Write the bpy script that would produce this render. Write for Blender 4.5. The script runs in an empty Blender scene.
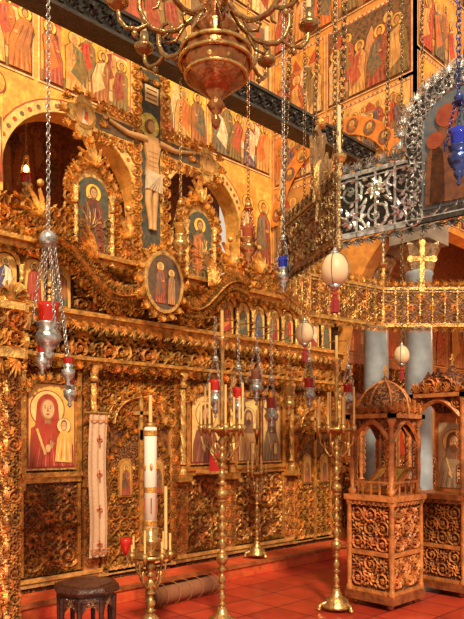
import bpy, math, random
import numpy as np
random.seed(11)
rnd=random.random
def U(a,b): return a+(b-a)*random.random()
# ------------------------------------------------------------------ materials
MATS={}
def newmat(name):
    m=bpy.data.materials.new(name); m.use_nodes=True
    nt=m.node_tree; nt.nodes.clear()
    out=nt.nodes.new('ShaderNodeOutputMaterial'); b=nt.nodes.new('ShaderNodeBsdfPrincipled')
    nt.links.new(b.outputs[0],out.inputs[0]); return m,nt,b
def N(nt,t,**k):
    n=nt.nodes.new(t)
    for a,v in k.items():
        if a in n.inputs.keys(): n.inputs[a].default_value=v
        else: setattr(n,a,v)
    return n
def attrmat(name,rough=.6,metal=0,nscale=6,lo=.75,hi=1.15,bump=0,bscale=40,carve=0,spec=.5,trans=0,cscale=16,glaze=0):
    m,nt,b=newmat(name); L=nt.links.new
    at=N(nt,'ShaderNodeAttribute',attribute_name='Col')
    tc=N(nt,'ShaderNodeTexCoord')
    no=N(nt,'ShaderNodeTexNoise',Scale=nscale,Detail=6.0); L(tc.outputs['Object'],no.inputs['Vector'])
    mr=N(nt,'ShaderNodeMapRange'); mr.inputs['From Min'].default_value=.3; mr.inputs['From Max'].default_value=.7
    mr.inputs['To Min'].default_value=lo; mr.inputs['To Max'].default_value=hi
    L(no.outputs[0],mr.inputs['Value'])
    vm=N(nt,'ShaderNodeVectorMath',operation='SCALE'); L(at.outputs['Color'],vm.inputs[0]); L(mr.outputs[0],vm.inputs['Scale'])
    last=vm.outputs[0]; h=None
    if glaze:
        n5=N(nt,'ShaderNodeTexNoise',Scale=22.0,Detail=4.0); L(tc.outputs['Object'],n5.inputs['Vector'])
        r5=N(nt,'ShaderNodeMapRange'); r5.inputs['From Min'].default_value=.35; r5.inputs['From Max'].default_value=.65; r5.inputs['To Min'].default_value=.0; r5.inputs['To Max'].default_value=glaze
        L(n5.outputs[0],r5.inputs['Value'])
        mx5=N(nt,'ShaderNodeMix',data_type='RGBA'); L(r5.outputs[0],mx5.inputs[0]); L(last,mx5.inputs[6]); mx5.inputs[7].default_value=(.55,.18,.02,1); last=mx5.outputs[2]
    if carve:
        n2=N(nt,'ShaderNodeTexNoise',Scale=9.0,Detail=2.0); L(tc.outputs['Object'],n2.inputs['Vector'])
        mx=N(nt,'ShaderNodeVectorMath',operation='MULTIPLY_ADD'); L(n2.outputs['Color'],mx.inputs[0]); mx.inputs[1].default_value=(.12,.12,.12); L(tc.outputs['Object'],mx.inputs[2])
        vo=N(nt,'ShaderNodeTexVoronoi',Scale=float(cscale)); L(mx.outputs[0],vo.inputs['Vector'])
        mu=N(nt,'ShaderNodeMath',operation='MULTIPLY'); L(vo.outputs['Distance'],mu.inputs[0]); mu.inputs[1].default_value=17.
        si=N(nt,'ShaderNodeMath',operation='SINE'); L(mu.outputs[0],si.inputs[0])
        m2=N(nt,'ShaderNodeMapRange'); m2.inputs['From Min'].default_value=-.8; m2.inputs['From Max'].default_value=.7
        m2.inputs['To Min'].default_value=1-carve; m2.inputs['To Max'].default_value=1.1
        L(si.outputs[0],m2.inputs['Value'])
        v2=N(nt,'ShaderNodeVectorMath',operation='SCALE'); L(last,v2.inputs[0]); L(m2.outputs[0],v2.inputs['Scale']); last=v2.outputs[0]  # darkens carved recesses in the base colour: painted-in shade with aged stain
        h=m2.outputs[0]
    L(last,b.inputs['Base Color'])
    b.inputs['Roughness'].default_value=rough; b.inputs['Metallic'].default_value=metal
    b.inputs['Specular IOR Level'].default_value=spec
    if trans: b.inputs['Transmission Weight'].default_value=trans
    if carve or bump:
        bp=N(nt,'ShaderNodeBump',Strength=.9 if carve else bump,Distance=.02)
        if h is None:
            n3=N(nt,'ShaderNodeTexNoise',Scale=float(bscale),Detail=3.0); L(tc.outputs['Object'],n3.inputs['Vector']); h=n3.outputs[0]
        L(h,bp.inputs['Height']); L(bp.outputs[0],b.inputs['Normal'])
    MATS[name]=m
attrmat('paint',.6,0,7,.62,1.25,bump=.15,glaze=.46)
attrmat('icon',.45,0,9,.75,1.15,bump=.1,glaze=.2)
attrmat('gilt',.27,.55,16,.42,1.3,bump=.6,bscale=60)
attrmat('wood',.36,.1,12,.5,1.3,bump=.45)
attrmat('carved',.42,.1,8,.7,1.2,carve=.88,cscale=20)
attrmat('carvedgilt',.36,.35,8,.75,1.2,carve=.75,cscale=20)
attrmat('silver',.27,.8,26,.4,1.15,bump=.3)
attrmat('brass',.24,.78,24,.45,1.2,bump=.3)
attrmat('glass',.08,0,3,.95,1.05,trans=.3)
attrmat('wax',.45,0,6,.92,1.05)
attrmat('cloth',.9,0,60,.85,1.1,bump=.3,bscale=200)
attrmat('marble',.25,0,3,.5,1.15,bump=.05)
m,nt,b=newmat('flame'); b.inputs['Base Color'].default_value=(1,.6,.2,1); b.inputs['Emission Color'].default_value=(1,.5,.15,1); b.inputs['Emission Strength'].default_value=14; MATS['flame']=m
# floor
m,nt,b=newmat('floor_tiles'); L=nt.links.new
tc=N(nt,'ShaderNodeTexCoord'); br=N(nt,'ShaderNodeTexBrick',Scale=1.0); br.offset=0
br.inputs['Color1'].default_value=(.48,.05,.02,1); br.inputs['Color2'].default_value=(.36,.032,.016,1); br.inputs['Mortar'].default_value=(.11,.02,.015,1)
br.inputs['Mortar Size'].default_value=.009; br.inputs['Brick Width'].default_value=.4; br.inputs['Row Height'].default_value=.4
no=N(nt,'ShaderNodeTexNoise',Scale=5.0,Detail=6.0); L(tc.outputs['Object'],no.inputs['Vector']); L(tc.outputs['Object'],br.inputs['Vector'])
mr=N(nt,'ShaderNodeMapRange'); mr.inputs['To Min'].default_value=.5; mr.inputs['To Max'].default_value=1.4; L(no.outputs[0],mr.inputs['Value'])
vm=N(nt,'ShaderNodeVectorMath',operation='SCALE'); L(br.outputs['Color'],vm.inputs[0]); L(mr.outputs[0],vm.inputs['Scale']); L(vm.outputs[0],b.inputs['Base Color'])
b.inputs['Roughness'].default_value=.28; MATS['floor_tiles']=m
# ------------------------------------------------------------------ mesh accumulator
def flatten(F):
    return np.array([i for f in F for i in f],dtype=np.int32), np.array([len(f) for f in F],dtype=np.int32)
class Acc:
    def __init__(s,name,loc=(0,0,0),rz=0,tint=(1,1,1)):
        s.name=name; s.V=[];s.I=[];s.T=[];s.MI=[];s.C=[];s.S=[];s.n=0;s.mats=[];s.m=np.eye(4);s.loc=loc;s.rz=rz;s.tint=tint
    def add(s,VF,mat='wood',col=(1,1,1),smooth=False,sc=None,off=None):
        V,F=VF[0],VF[1]
        V=np.asarray(V,dtype=float)
        if sc is not None: V=V*np.array(sc)
        if off is not None: V=V+np.array(off)
        if isinstance(F,tuple): I,T=F
        else: I,T=flatten(F)
        V=V@s.m[:3,:3].T+s.m[:3,3]
        if mat not in s.mats: s.mats.append(mat)
        s.V.append(V); s.I.append(I+s.n); s.T.append(T); s.n+=len(V)
        s.MI.append(np.full(len(T),s.mats.index(mat),dtype=np.int32)); s.S.append(np.full(len(T),smooth))
        c=np.array([col[0]*s.tint[0],col[1]*s.tint[1],col[2]*s.tint[2],1.0]); s.C.append(np.tile(c,(len(I),1)))
    def build(s):
        V=np.concatenate(s.V);I=np.concatenate(s.I);T=np.concatenate(s.T)
        me=bpy.data.meshes.new(s.name)
        me.vertices.add(len(V)); me.vertices.foreach_set('co',V.ravel())
        me.loops.add(len(I)); me.loops.foreach_set('vertex_index',I)
        me.polygons.add(len(T)); st=np.concatenate([[0],np.cumsum(T)[:-1]]).astype(np.int32)
        me.polygons.foreach_set('loop_start',st); me.polygons.foreach_set('loop_total',T)
        me.polygons.foreach_set('material_index',np.concatenate(s.MI)); me.polygons.foreach_set('use_smooth',np.concatenate(s.S))
        me.update(calc_edges=True)
        a=me.color_attributes.new('Col','FLOAT_COLOR','CORNER'); a.data.foreach_set('color',np.concatenate(s.C).ravel())
        for k in s.mats: me.materials.append(MATS[k])
        o=bpy.data.objects.new(s.name,me); bpy.context.collection.objects.link(o)
        o.location=s.loc; o.rotation_euler[2]=s.rz
        return o
def frame(ox,oy,oz,dx,dy):
    l=math.hypot(dx,dy); dx/=l; dy/=l
    m=np.eye(4); m[:3,0]=(dx,dy,0); m[:3,1]=(0,0,1); m[:3,2]=(dy,-dx,0); m[:3,3]=(ox,oy,oz); return m
# ------------------------------------------------------------------ primitives
def box(a,b,c,d,e,f):
    V=[(a,b,c),(d,b,c),(d,e,c),(a,e,c),(a,b,f),(d,b,f),(d,e,f),(a,e,f)]
    return V,[(0,3,2,1),(4,5,6,7),(0,1,5,4),(1,2,6,5),(2,3,7,6),(3,0,4,7)]
def lathe(prof,seg=16,c=(0,0,0),lobes=0,amp=0,twist=0):
    V=[];F=[]
    for r,z in prof:
        for k in range(seg):
            a=2*math.pi*k/seg; rr=max(r,.0005)*(1+(amp*math.cos(lobes*(a+twist*z)) if lobes else 0))
            V.append((c[0]+rr*math.cos(a),c[1]+rr*math.sin(a),c[2]+z))
    n=len(prof)
    for i in range(n-1):
        for k in range(seg):
            k2=(k+1)%seg; F.append((i*seg+k,i*seg+k2,(i+1)*seg+k2,(i+1)*seg+k))
    F.append(tuple(range(seg))[::-1]); F.append(tuple((n-1)*seg+k for k in range(seg)))
    return V,F
def ball(c,rx,rz=None,seg=12,rings=8):
    rz=rz or rx
    return lathe([(rx*math.sin(math.pi*i/rings),-rz*math.cos(math.pi*i/rings)) for i in range(rings+1)],seg,c)
def tube(P,R,sides=6,closed=False):
    P=[np.array(p,float) for p in P]; n=len(P)
    if not hasattr(R,'__len__'): R=[R]*n
    V=[];F=[];ref=None
    for i in range(n):
        if closed: t=P[(i+1)%n]-P[i-1]
        else: t=P[min(i+1,n-1)]-P[max(i-1,0)]
        t=t/(np.linalg.norm(t)+1e-9)
        if ref is None:
            ref=np.array([0,0,1.]) if abs(t[2])<.9 else np.array([1.,0,0])
        a=ref-t*np.dot(ref,t); a/=np.linalg.norm(a)+1e-9; ref=a; b=np.cross(t,a)
        for k in range(sides):
            q=2*math.pi*k/sides; V.append(tuple(P[i]+R[i]*(a*math.cos(q)+b*math.sin(q))))
    for i in range(n if closed else n-1):
        j=(i+1)%n
        for k in range(sides):
            k2=(k+1)%sides; F.append((i*sides+k,i*sides+k2,j*sides+k2,j*sides+k))
    return V,F
def poly(P,w=0): return [(p[0],p[1],w) for p in P],[tuple(range(len(P)))]
def slab(P,w0,w1):
    n=len(P); V=[(p[0],p[1],w0) for p in P]+[(p[0],p[1],w1) for p in P]
    F=[tuple(range(n))[::-1],tuple(range(n,2*n))]+[(i,(i+1)%n,n+(i+1)%n,n+i) for i in range(n)]
    return V,F
def ell(cx,cy,rx,ry,n=16): return [(cx+rx*math.cos(2*math.pi*k/n),cy+ry*math.sin(2*math.pi*k/n)) for k in range(n)]
def rect(a,b,c,d): return [(a,b),(c,b),(c,d),(a,d)]
def archpts(u0,v0,u1,v1,n=12,flat=1.0):
    r=(u1-u0)/2; cx=(u0+u1)/2; sp=v1-r*flat
    return [(u0,v0),(u1,v0)]+[(cx+r*math.cos(math.pi*k/n),sp+r*flat*math.sin(math.pi*k/n)) for k in range(n+1)]
def ridge(P,W,h):
    V=[];F=[];n=len(P)
    for i in range(n):
        a=P[max(i-1,0)];b=P[min(i+1,n-1)]; tx,ty=b[0]-a[0],b[1]-a[1]; l=math.hypot(tx,ty)+1e-9; nx,ny=-ty/l,tx/l
        w=W[i]/2; V+= [(P[i][0]+nx*w,P[i][1]+ny*w,0),(P[i][0],P[i][1],h),(P[i][0]-nx*w,P[i][1]-ny*w,0)]
    for i in range(n-1):
        q=i*3; F+=[(q,q+1,q+4,q+3),(q+1,q+2,q+5,q+4)]
    return V,F
def leaf(x,y,a,l,w,h):
    P=[(x+l*t*math.cos(a+.5*t),y+l*t*math.sin(a+.5*t)) for t in (0,.33,.66,1)]
    return ridge(P,[w*.3,w,w*.8,.01],h)
def merge(L):
    V=[];F=[]
    for v,f in L:
        o=len(V); V+=list(v); F+=[tuple(i+o for i in q) for q in f]
    return V,F
def tmpl(kind):
    L=[]
    if kind==0:   # vine scroll
        P=[];W=[]
        for i in range(20):
            t=i/19; a=math.pi*.75+t*math.pi*3.2; r=.5*(1-t)**.8+.1; P.append((r*math.cos(a),r*math.sin(a))); W.append(.13*(1-.4*t))
        L.append(ridge(P,W,.5))
        for k in range(6):
            a=math.pi*.9+k*.95; L.append(leaf(.36*math.cos(a),.36*math.sin(a),a+.6,.26,.15,.42))
        for k in range(5): L.append(leaf(0,0,k*2*math.pi/5,.15,.12,.6))
    elif kind==1: # rosette with leaves
        for k in range(8): L.append(leaf(.08*math.cos(k*.785),.08*math.sin(k*.785),k*.785,.36,.2,.5))
        L.append(ridge([(.14*math.cos(a*.63),.14*math.sin(a*.63)) for a in range(11)],[.08]*11,.6))
        for sx in (-1,1):
            for sy in (-1,1): L.append(leaf(sx*.5,sy*.5,math.atan2(-sy,-sx)-.3,.26,.16,.4))
    elif kind==2: # S stem
        P=[(-.5+t/14,.28*math.sin(t/14*2*math.pi)) for t in range(15)]; L.append(ridge(P,[.11]*15,.5))
        for k in range(7):
            x=-.45+k*.15; y=.28*math.sin((x+.5)*2*math.pi); L.append(leaf(x,y,(1 if k%2 else -1)*1.3,.3,.17,.45))
        for c in ((-.25,-.22),(.25,.22)):
            for k in range(5): L.append(leaf(c[0],c[1],k*1.257,.14,.1,.5))
    elif kind==3: # palmette upright
        for k in range(7):
            a=math.pi/2+(k-3)*.42; L.append(leaf(0,-.4,a,.9-.1*abs(k-3),.17,.45))
        for s in (-1,1):
            P=[(s*(.42-.2*math.cos(a*.5)*(1-a/16)),-.2+.2*math.sin(a*.5)*(1-a/16)) for a in range(12)]; L.append(ridge(P,[.08]*12,.5))
    V,F=merge(L); return np.array(V),flatten(F)
TM=[tmpl(k) for k in range(4)]
def carve(A,u0,v0,u1,v1,cell,depth,col,kinds=(0,),w=0,mat='gilt',back=None,var=.3,stagger=True):
    nx=max(1,round((u1-u0)/cell)); ny=max(1,round((v1-v0)/cell)); cw=(u1-u0)/nx; ch=(v1-v0)/ny
    if back is not None: A.add(slab(rect(u0,v0,u1,v1),w-.01,w+.001),'carved',back)
    for i in range(nx):
        for j in range(ny):
            k=kinds[(i+j)%len(kinds)]; sx=1 if (i+j)%2 or not stagger else -1; sy=1 if j%2==0 or k==3 else -1
            f=1+U(-var,var); g=U(.85,1.1)
            A.add(TM[k],mat,(col[0]*f,col[1]*f*g,col[2]*f),False,(sx*cw*1.04,sy*ch*1.04,depth*2),(u0+(i+.5)*cw,v0+(j+.5)*ch,w))
def mould(A,u0,u1,v0,v1,p,col,mat='gilt',w=0):
    A.add(box(u0,v0,w-.02,u1,v1,w+p*.6),mat,col); A.add(box(u0,v0+(v1-v0)*.55,w,u1,v1,w+p),mat,tuple(c*1.1 for c in col))
GOLD=(.74,.34,.07); GOLD2=(.96,.54,.15); WOOD=(.46,.17,.045); WOODL=(.76,.35,.09); DK2=(.11,.03,.01); MIDW=(.32,.105,.026)
BRASS=(.76,.46,.15); SILV=(.64,.61,.56); COPPER=(.70,.28,.10)
# ------------------------------------------------------------------ painted figures
SK=(.70,.36,.14); PM='paint'
ROBES=[(.60,.03,.015),(.07,.09,.15),(.16,.15,.05),(.90,.64,.28),(.72,.20,.04),(.10,.14,.10),(.95,.76,.46),(.34,.04,.03),(.85,.38,.10),(.26,.20,.07),(.50,.08,.05),(.85,.48,.14),(.45,.16,.05)]
def figure(A,u,v,h,w=0.0,c1=None,c2=None,halo=(1.0,.66,.10),wide=1.,bow=0,mat=None):
    mt=mat or PM
    c1=c1 or random.choice(ROBES); c2=c2 or random.choice(ROBES)
    hx=u+bow*h*.08; hy=v+h*.87
    A.add(poly(ell(hx,hy,.118*h,.118*h),w),mt,(.25,.03,.01)); A.add(poly(ell(hx,hy,.106*h,.106*h),w+.0015),mt,halo)
    b=.19*h*wide
    # dark outline then robe
    out=[(u-b,v),(u+b,v),(u+b*.9,v+.4*h),(hx+.15*h*wide,v+.68*h),(hx+.05*h,v+.79*h),(hx-.05*h,v+.79*h),(hx-.15*h*wide,v+.68*h),(u-b*.95,v+.4*h)]
    A.add(poly([(u+(x-u)*1.07,y+(.006*h if y>v+.1*h else 0)) for x,y in out],w+.0025),mt,(.10,.03,.012))
    A.add(poly(out,w+.0035),mt,c1)
    s=random.choice((-1,1))
    A.add(poly([(hx-s*.05*h,v+.78*h),(hx+s*.14*h*wide,v+.69*h),(u+s*b*.92,v+.42*h),(u+s*b*.75,v+.12*h),(u-s*b*.55,v+.3*h),(u-s*b*.1,v+.5*h)],w+.0045),mt,c2)
    for k in range(8):
        x=u-b*.9+k*b*.25; dk=tuple(c*.3 for c in c1) if k%2 else tuple(min(1,c*1.5+.15) for c in c1)
        A.add(poly([(x,v+.01*h),(x+.016*h,v+.01*h),(x+.008*h+(u-x)*.3,v+U(.2,.40)*h)],w+.006),mt,dk)
    for k in range(6):
        x=hx+s*(.13-.04*k)*h; A.add(poly([(x,v+.68*h),(x+.012*h,v+.68*h),(u+s*(.14-.06*k)*h,v+U(.26,.42)*h)],w+.007),mt,tuple(min(1,c*1.5+.15) for c in c2) if k%2 else tuple(c*.3 for c in c2))
    hair=random.choice([(.10,.03,.01),(.22,.09,.03),(.50,.42,.30),(.07,.02,.01)])
    A.add(poly(ell(hx,hy+.01*h,.058*h,.072*h,12),w+.006),mt,hair)
    if rnd()<.6: A.add(poly(ell(hx,hy-.05*h,.036*h,.05*h,10),w+.0075),mt,hair)
    A.add(poly(ell(hx,hy-.006*h,.042*h,.056*h,12),w+.008),mt,SK)
    for e in (-1,1): A.add(poly(ell(hx+e*.016*h,hy+.006*h,.009*h,.006*h,6),w+.009),mt,(.03,.01,.01))
    A.add(poly(ell(hx,hy-.028*h,.012*h,.004*h,6),w+.009),mt,(.35,.06,.03))
    A.add(poly(ell(u-s*.07*h,v+.53*h,.035*h,.025*h,8),w+.009),mt,SK)
BGS=[(.95,.54,.07),(1.0,.66,.12),(.20,.13,.05),(.08,.09,.09),(.85,.38,.05),(.95,.60,.15)]
def scene(A,u0,v0,u1,v1,bg=None,n=None,w=0.0,seed=0,hills=True,border=(.95,.72,.36)):
    random.seed(seed); bg=bg or random.choice(BGS)
    t=.035
    A.add(poly(rect(u0,v0,u1,v1),w),'paint',border)
    k=0; x=u0
    while x<u1-.05:
        A.add(poly(rect(x+.02,v1-t*.85,x+.05,v1-t*.2),w+.001),'paint',(.55,.06,.02) if k%2 else (.07,.12,.13)); x+=.075;k+=1
    A.add(poly(rect(u0+t*.6,v0+t*.6,u1-t*.6,v1-t),w+.0015),'paint',(.42,.04,.02))
    A.add(poly(rect(u0+t,v0+t,u1-t,v1-t*1.4),w+.003),'paint',bg)
    a,b,c,d=u0+t,v0+t,u1-t,v1-t*1.4; H=d-b; W=c-a
    A.add(poly(rect(a,b,c,b+H*.14),w+.0045),'paint',(.30,.20,.06))
    if hills:
        for s in range(3):
            x0=a+W*(.02+.33*s)+U(0,.06)*W; ww=W*U(.2,.32); cc=random.choice([(.95,.60,.22),(.76,.40,.17),(.65,.22,.08),(.40,.30,.16),(.95,.70,.34)])
            if rnd()<.5:
                P=[(x0,b+H*.1),(min(c,x0+ww),b+H*.1),(min(c,x0+ww*.85),b+H*.5),(min(c,x0+ww*.7),b+H*.62),(min(c,x0+ww*.55),b+H*.82),(min(c,x0+ww*.35),b+H*.7),(x0+ww*.2,b+H*.4)]
                A.add(poly(P,w+.005),'paint',cc)
                for q in range(4): A.add(poly([(x0+ww*(.2+.12*q),b+H*.3),(x0+ww*(.27+.12*q),b+H*.32),(x0+ww*(.35+.07*q),b+H*.62)],w+.0055),'paint',tuple(z*.55 for z in cc))
            else:
                x1=min(c,x0+ww*.8); A.add(poly(rect(x0,b+H*.1,x1,b+H*.75),w+.005),'paint',cc)
                A.add(poly([(x0-.02,b+H*.75),(min(c,x1+.02),b+H*.75),((x0+x1)/2,b+H*.93)],w+.0055),'paint',(.5,.06,.03))
                for q in range(2): A.add(poly(archpts(x0+(x1-x0)*(.12+.44*q),b+H*.35,x0+(x1-x0)*(.42+.44*q),b+H*.65,6),w+.0058),'paint',(.07,.03,.02))
    n=n or max(1,int(W/(H*.29)))
    for i in range(n):
        if n>1 and i<n-1 and rnd()<.85: figure(A,a+W*(i+1)/n,b+H*.24,H*.66,w+.006)
    for i in range(n):
        figure(A,a+W*(i+.5)/n+U(-.03,.03)*W/n,b+.01,H*U(.68,.84),w+.017,bow=U(-1,1),wide=U(.85,1.15))
def medallion(A,u,v,r,w,seed):
    random.seed(seed)
    A.add(poly(ell(u,v,r,r,18),w),'paint',(.35,.04,.02)); A.add(poly(ell(u,v,r*.88,r*.88,18),w+.001),'paint',random.choice([(.10,.11,.11),(.85,.5,.1),(.2,.15,.08)]))
    A.add(poly(ell(u,v+r*.2,r*.45,r*.45,14),w+.002),'paint',(.95,.62,.12)); A.add(poly([(u-r*.6,v-r*.6),(u+r*.6,v-r*.6),(u+r*.3,v-r*.1),(u-r*.3,v-r*.1)],w+.003),'paint',random.choice(ROBES))
    A.add(poly(ell(u,v+r*.17,r*.2,r*.27,10),w+.004),'paint',SK)
def bust(A,cx,v0,W,H,hood,robe,bg=(.85,.52,.12),child=False,w=0.,beard=False,tilt=0.):
    mt='icon'
    u0,u1=cx-W/2,cx+W/2
    A.add(poly(rect(u0,v0,u1,v0+H),w),mt,bg)
    hx=cx-W*(.10 if child else 0); hy=v0+H*.70; r=min(W*.36,H*.27)
    fx=r*.44; fy=r*.60
    def cl(x): return max(u0+.003,min(u1-.003,x))
    A.add(poly([(cl(x),y) for x,y in ell(hx,hy,r*1.06,r*1.06,28)],w+.001),mt,(.32,.04,.02)); A.add(poly([(cl(x),y) for x,y in ell(hx,hy,r,r,28)],w+.002),mt,(.98,.66,.22))
    A.add(poly([(u0+.01*W,v0),(u1-.01*W,v0),(u1-.03*W,v0+H*.26),(cl(hx+W*.30),v0+H*.46),(hx+fx*.9,v0+H*.54),(hx-fx*.9,v0+H*.54),(cl(hx-W*.36),v0+H*.46),(u0+.03*W,v0+H*.26)],w+.003),mt,robe)
    A.add(poly(ell(hx,hy+fy*.08,fx*1.5,fy*1.32,20),w+.004),mt,hood)
    A.add(poly([(hx-fx*1.5,hy),(hx-fx*1.75,v0+H*.44),(hx+fx*1.75,v0+H*.44),(hx+fx*1.5,hy)],w+.0035),mt,hood)
    A.add(poly(ell(hx,hy-fy*.05,fx,fy,18),w+.006),mt,(.45,.19,.07)); A.add(poly(ell(hx+fx*.06,hy-fy*.02,fx*.82,fy*.86,18),w+.0065),mt,(.82,.46,.20))
    A.add(poly(rect(hx-fx*.42,hy-fy*1.35,hx+fx*.42,hy-fy*.8),w+.005),mt,(.5,.22,.09))
    if beard: A.add(poly(ell(hx,hy-fy*.85,fx*.72,fy*.55,14),w+.0075),mt,(.14,.05,.02))
    for e in (-1,1):
        A.add(poly(ell(hx+e*fx*.38,hy+fy*.1,fx*.20,fy*.075,10),w+.008),mt,(.9,.75,.55)); A.add(poly(ell(hx+e*fx*.38,hy+fy*.1,fx*.09,fy*.075,8),w+.009),mt,(.02,.01,.01))
        A.add(poly([(hx+e*fx*.15,hy+fy*.27),(hx+e*fx*.4,hy+fy*.34),(hx+e*fx*.66,hy+fy*.24),(hx+e*fx*.4,hy+fy*.29)],w+.008),mt,(.08,.03,.01))
    A.add(poly([(hx-fx*.06,hy+fy*.15),(hx+fx*.04,hy+fy*.15),(hx+fx*.16,hy-fy*.26),(hx-fx*.14,hy-fy*.26)],w+.008),mt,(.42,.17,.07))
    A.add(poly(ell(hx,hy-fy*.48,fx*.24,fy*.07,8),w+.009),mt,(.45,.05,.03))
    for k in range(10):
        x=u0+W*.06+k*W*.095; A.add(poly([(x,v0),(x+W*.02,v0),(hx+(x-hx)*.55,v0+H*U(.25,.42))],w+.005),mt,tuple(min(1,c*1.8+.12) for c in robe) if k%2 else tuple(c*.35 for c in robe))
    A.add(poly([(hx-fx*1.6,v0+H*.45),(hx-fx*1.35,v0+H*.47),(hx-fx*.2,v0+H*.16),(hx-fx*.45,v0+H*.14)],w+.006),mt,(.85,.55,.15))
    A.add(poly(ell(cx-W*.1,v0+H*.22,W*.06,H*.05,10),w+.012),mt,(.75,.42,.19))
    for k in range(4): A.add(poly([(cx-W*.08+k*W*.018,v0+H*.22),(cx-W*.065+k*W*.018,v0+H*.22),(cx-W*.03+k*W*.025,v0+H*.32-k*.008),(cx-W*.045+k*W*.025,v0+H*.32-k*.008)],w+.0125),mt,(.75,.42,.19))
    if child:
        x=cx+W*.25;y=v0+H*.50; q=W*.15
        A.add(poly([(cl(a_),b_) for a_,b_ in ell(x,y,q*1.08,q*1.08,18)],w+.010),mt,(.3,.04,.02)); A.add(poly([(cl(a_),b_) for a_,b_ in ell(x,y,q,q,18)],w+.011),mt,(1,.72,.28))
        A.add(poly([(x-W*.20,v0+H*.06),(cl(x+W*.19),v0+H*.04),(cl(x+W*.17),y-H*.13),(x+W*.05,y-H*.055),(x-W*.06,y-H*.055),(x-W*.15,y-H*.16)],w+.012),mt,(.92,.48,.10))
        for k in range(5): A.add(poly([(x-W*.15+k*W*.07,v0+H*.07),(x-W*.13+k*W*.07,v0+H*.07),(x-W*.04+k*W*.03,y-H*.1)],w+.013),mt,(.5,.12,.03) if k%2 else (1,.85,.45))
        A.add(poly(ell(x,y+.004,W*.075,H*.07,12),w+.013),mt,(.25,.1,.04)); A.add(poly(ell(x,y-H*.005,W*.058,H*.055,12),w+.014),mt,(.78,.44,.20))
        for e in (-1,1): A.add(poly(ell(x+e*W*.022,y,W*.01,H*.006,6),w+.015),mt,(.02,.01,.01))
    else:
        A.add(poly(rect(cx+W*.1,v0+H*.08,cx+W*.3,v0+H*.3),w+.010),mt,(.6,.08,.03)); A.add(poly(rect(cx+W*.12,v0+H*.1,cx+W*.28,v0+H*.28),w+.011),mt,(.95,.7,.25))
# ------------------------------------------------------------------ room shell
A=Acc('floor'); A.add(box(-2,-2,-.1,12.6,9,0),'floor_tiles'); A.build()
A=Acc('platform_step'); A.add(box(.6,5.12,0.002,7.6,5.5,.15),'paint',(.62,.05,.02)); A.add(box(.6,5.10,.12,7.6,5.16,.155),'wood',(.4,.10,.03)); A.build()
A=Acc('wall_back',tint=(1.05,.97,.85)); A.m=frame(0,7.1,0,1,0)
arches=[(2.0,.85,4.65),(4.1,.95,4.62),(6.22,.74,4.80)]
def barrier(x):
    for c,r,s in arches:
        if abs(x-c)<r: return s+math.sqrt(max(0,r*r-(x-c)**2))
    return 2.6
xs=sorted(set([-1,7.7]+[c+r*math.sin(math.pi*(k/16-.5))*.9999 for c,r,s in arches for k in range(17)]+[c+q*r*1.0001 for c,r,s in arches for q in (-1,1)]))
PL=(.92,.48,.09)
for a,b in zip(xs[:-1],xs[1:]):
    mid=(a+b)/2; lo=(barrier(a),barrier(b)) if barrier(mid)>2.61 else (2.6,2.6)
    A.add(([(a,lo[0],0),(b,lo[1],0),(b,10,0),(a,10,0),(a,lo[0],-.3),(b,lo[1],-.3)],[(0,1,2,3),(0,4,5,1)]),'paint',PL)
for c,r,s in arches:
    for q in(-1,1): A.add(([(c+q*r,2.6,0),(c+q*r,s,0),(c+q*r,s,-.3),(c+q*r,2.6,-.3)],[(0,1,2,3)]),'paint',(.5,.2,.06))
    for rr,cc,w in ((r+.16,(.45,.05,.02),.004),(r+.14,(.95,.66,.22),.006)):
        P=[(c+rr*math.cos(math.pi*k/20),s+rr*math.sin(math.pi*k/20)) for k in range(21)]+[(c+(r+.005)*math.cos(math.pi*k/20),s+(r+.005)*math.sin(math.pi*k/20)) for k in range(20,-1,-1)]
        for k in range(20): A.add(([(P[k][0],P[k][1],w),(P[k+1][0],P[k+1][1],w),(P[40-k][0],P[40-k][1],w),(P[41-k][0],P[41-k][1],w)],[(0,1,2,3)]),'paint',cc)
    for k in range(25):
        a=math.pi*(k+.5)/25; A.add(poly(ell(c+(r+.07)*math.cos(a),s+(r+.07)*math.sin(a),.03,.03,8),.008),'paint',(.5,.06,.03) if k%2 else (.16,.12,.06))
for i,(a,b) in enumerate([(0.2,1.9),(1.95,3.55),(3.6,4.95),(5.0,6.3),(6.35,7.66)]):
    scene(A,a,5.82,b,6.85,bg=(1.0,.66,.10) if i%2 else (.98,.54,.07),seed=30+i,w=.01)
for i,(a,b) in enumerate([(2.2,4.0),(4.05,5.9),(5.95,7.66)]): scene(A,a,6.95,b,8.2,bg=[(1,.62,.10),(.95,.5,.08),(.22,.16,.09)][i],seed=50+i,w=.01)
for i,(a,b) in enumerate([(5.0,6.3),(6.35,7.66)]): scene(A,a,8.3,b,9.6,seed=70+i,w=.01)
for i,(u,v) in enumerate(((3.0,4.5),(5.28,4.6),(7.14,4.35),(7.5,4.35))):
    random.seed(800+i); A.add(poly(rect(u-.17,v-.1,u+.17,v+1.2),.0095),'paint',(1,.62,.12) if i!=2 else (.9,.42,.06)); figure(A,u,v,1.08,.011,c1=[(.5,.05,.03),(.2,.2,.1),(.62,.2,.06),(.35,.05,.04)][i],c2=[(.9,.7,.4),(.6,.3,.1),(.85,.6,.3),(.15,.14,.1)][i],wide=.8)
for u in (7.15,7.48): figure(A,u,3.1,1.1,.01,wide=.8,c1=(.7,.33,.12),c2=(.4,.06,.04))
for i in range(2): medallion(A,[3.06,5.3][i],5.62,.15,.012,i)
A.build()
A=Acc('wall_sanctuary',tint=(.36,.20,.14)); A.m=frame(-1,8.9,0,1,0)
A.add(box(0,0,-.1,9.2,10,0),'paint',(.32,.07,.03))
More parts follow.
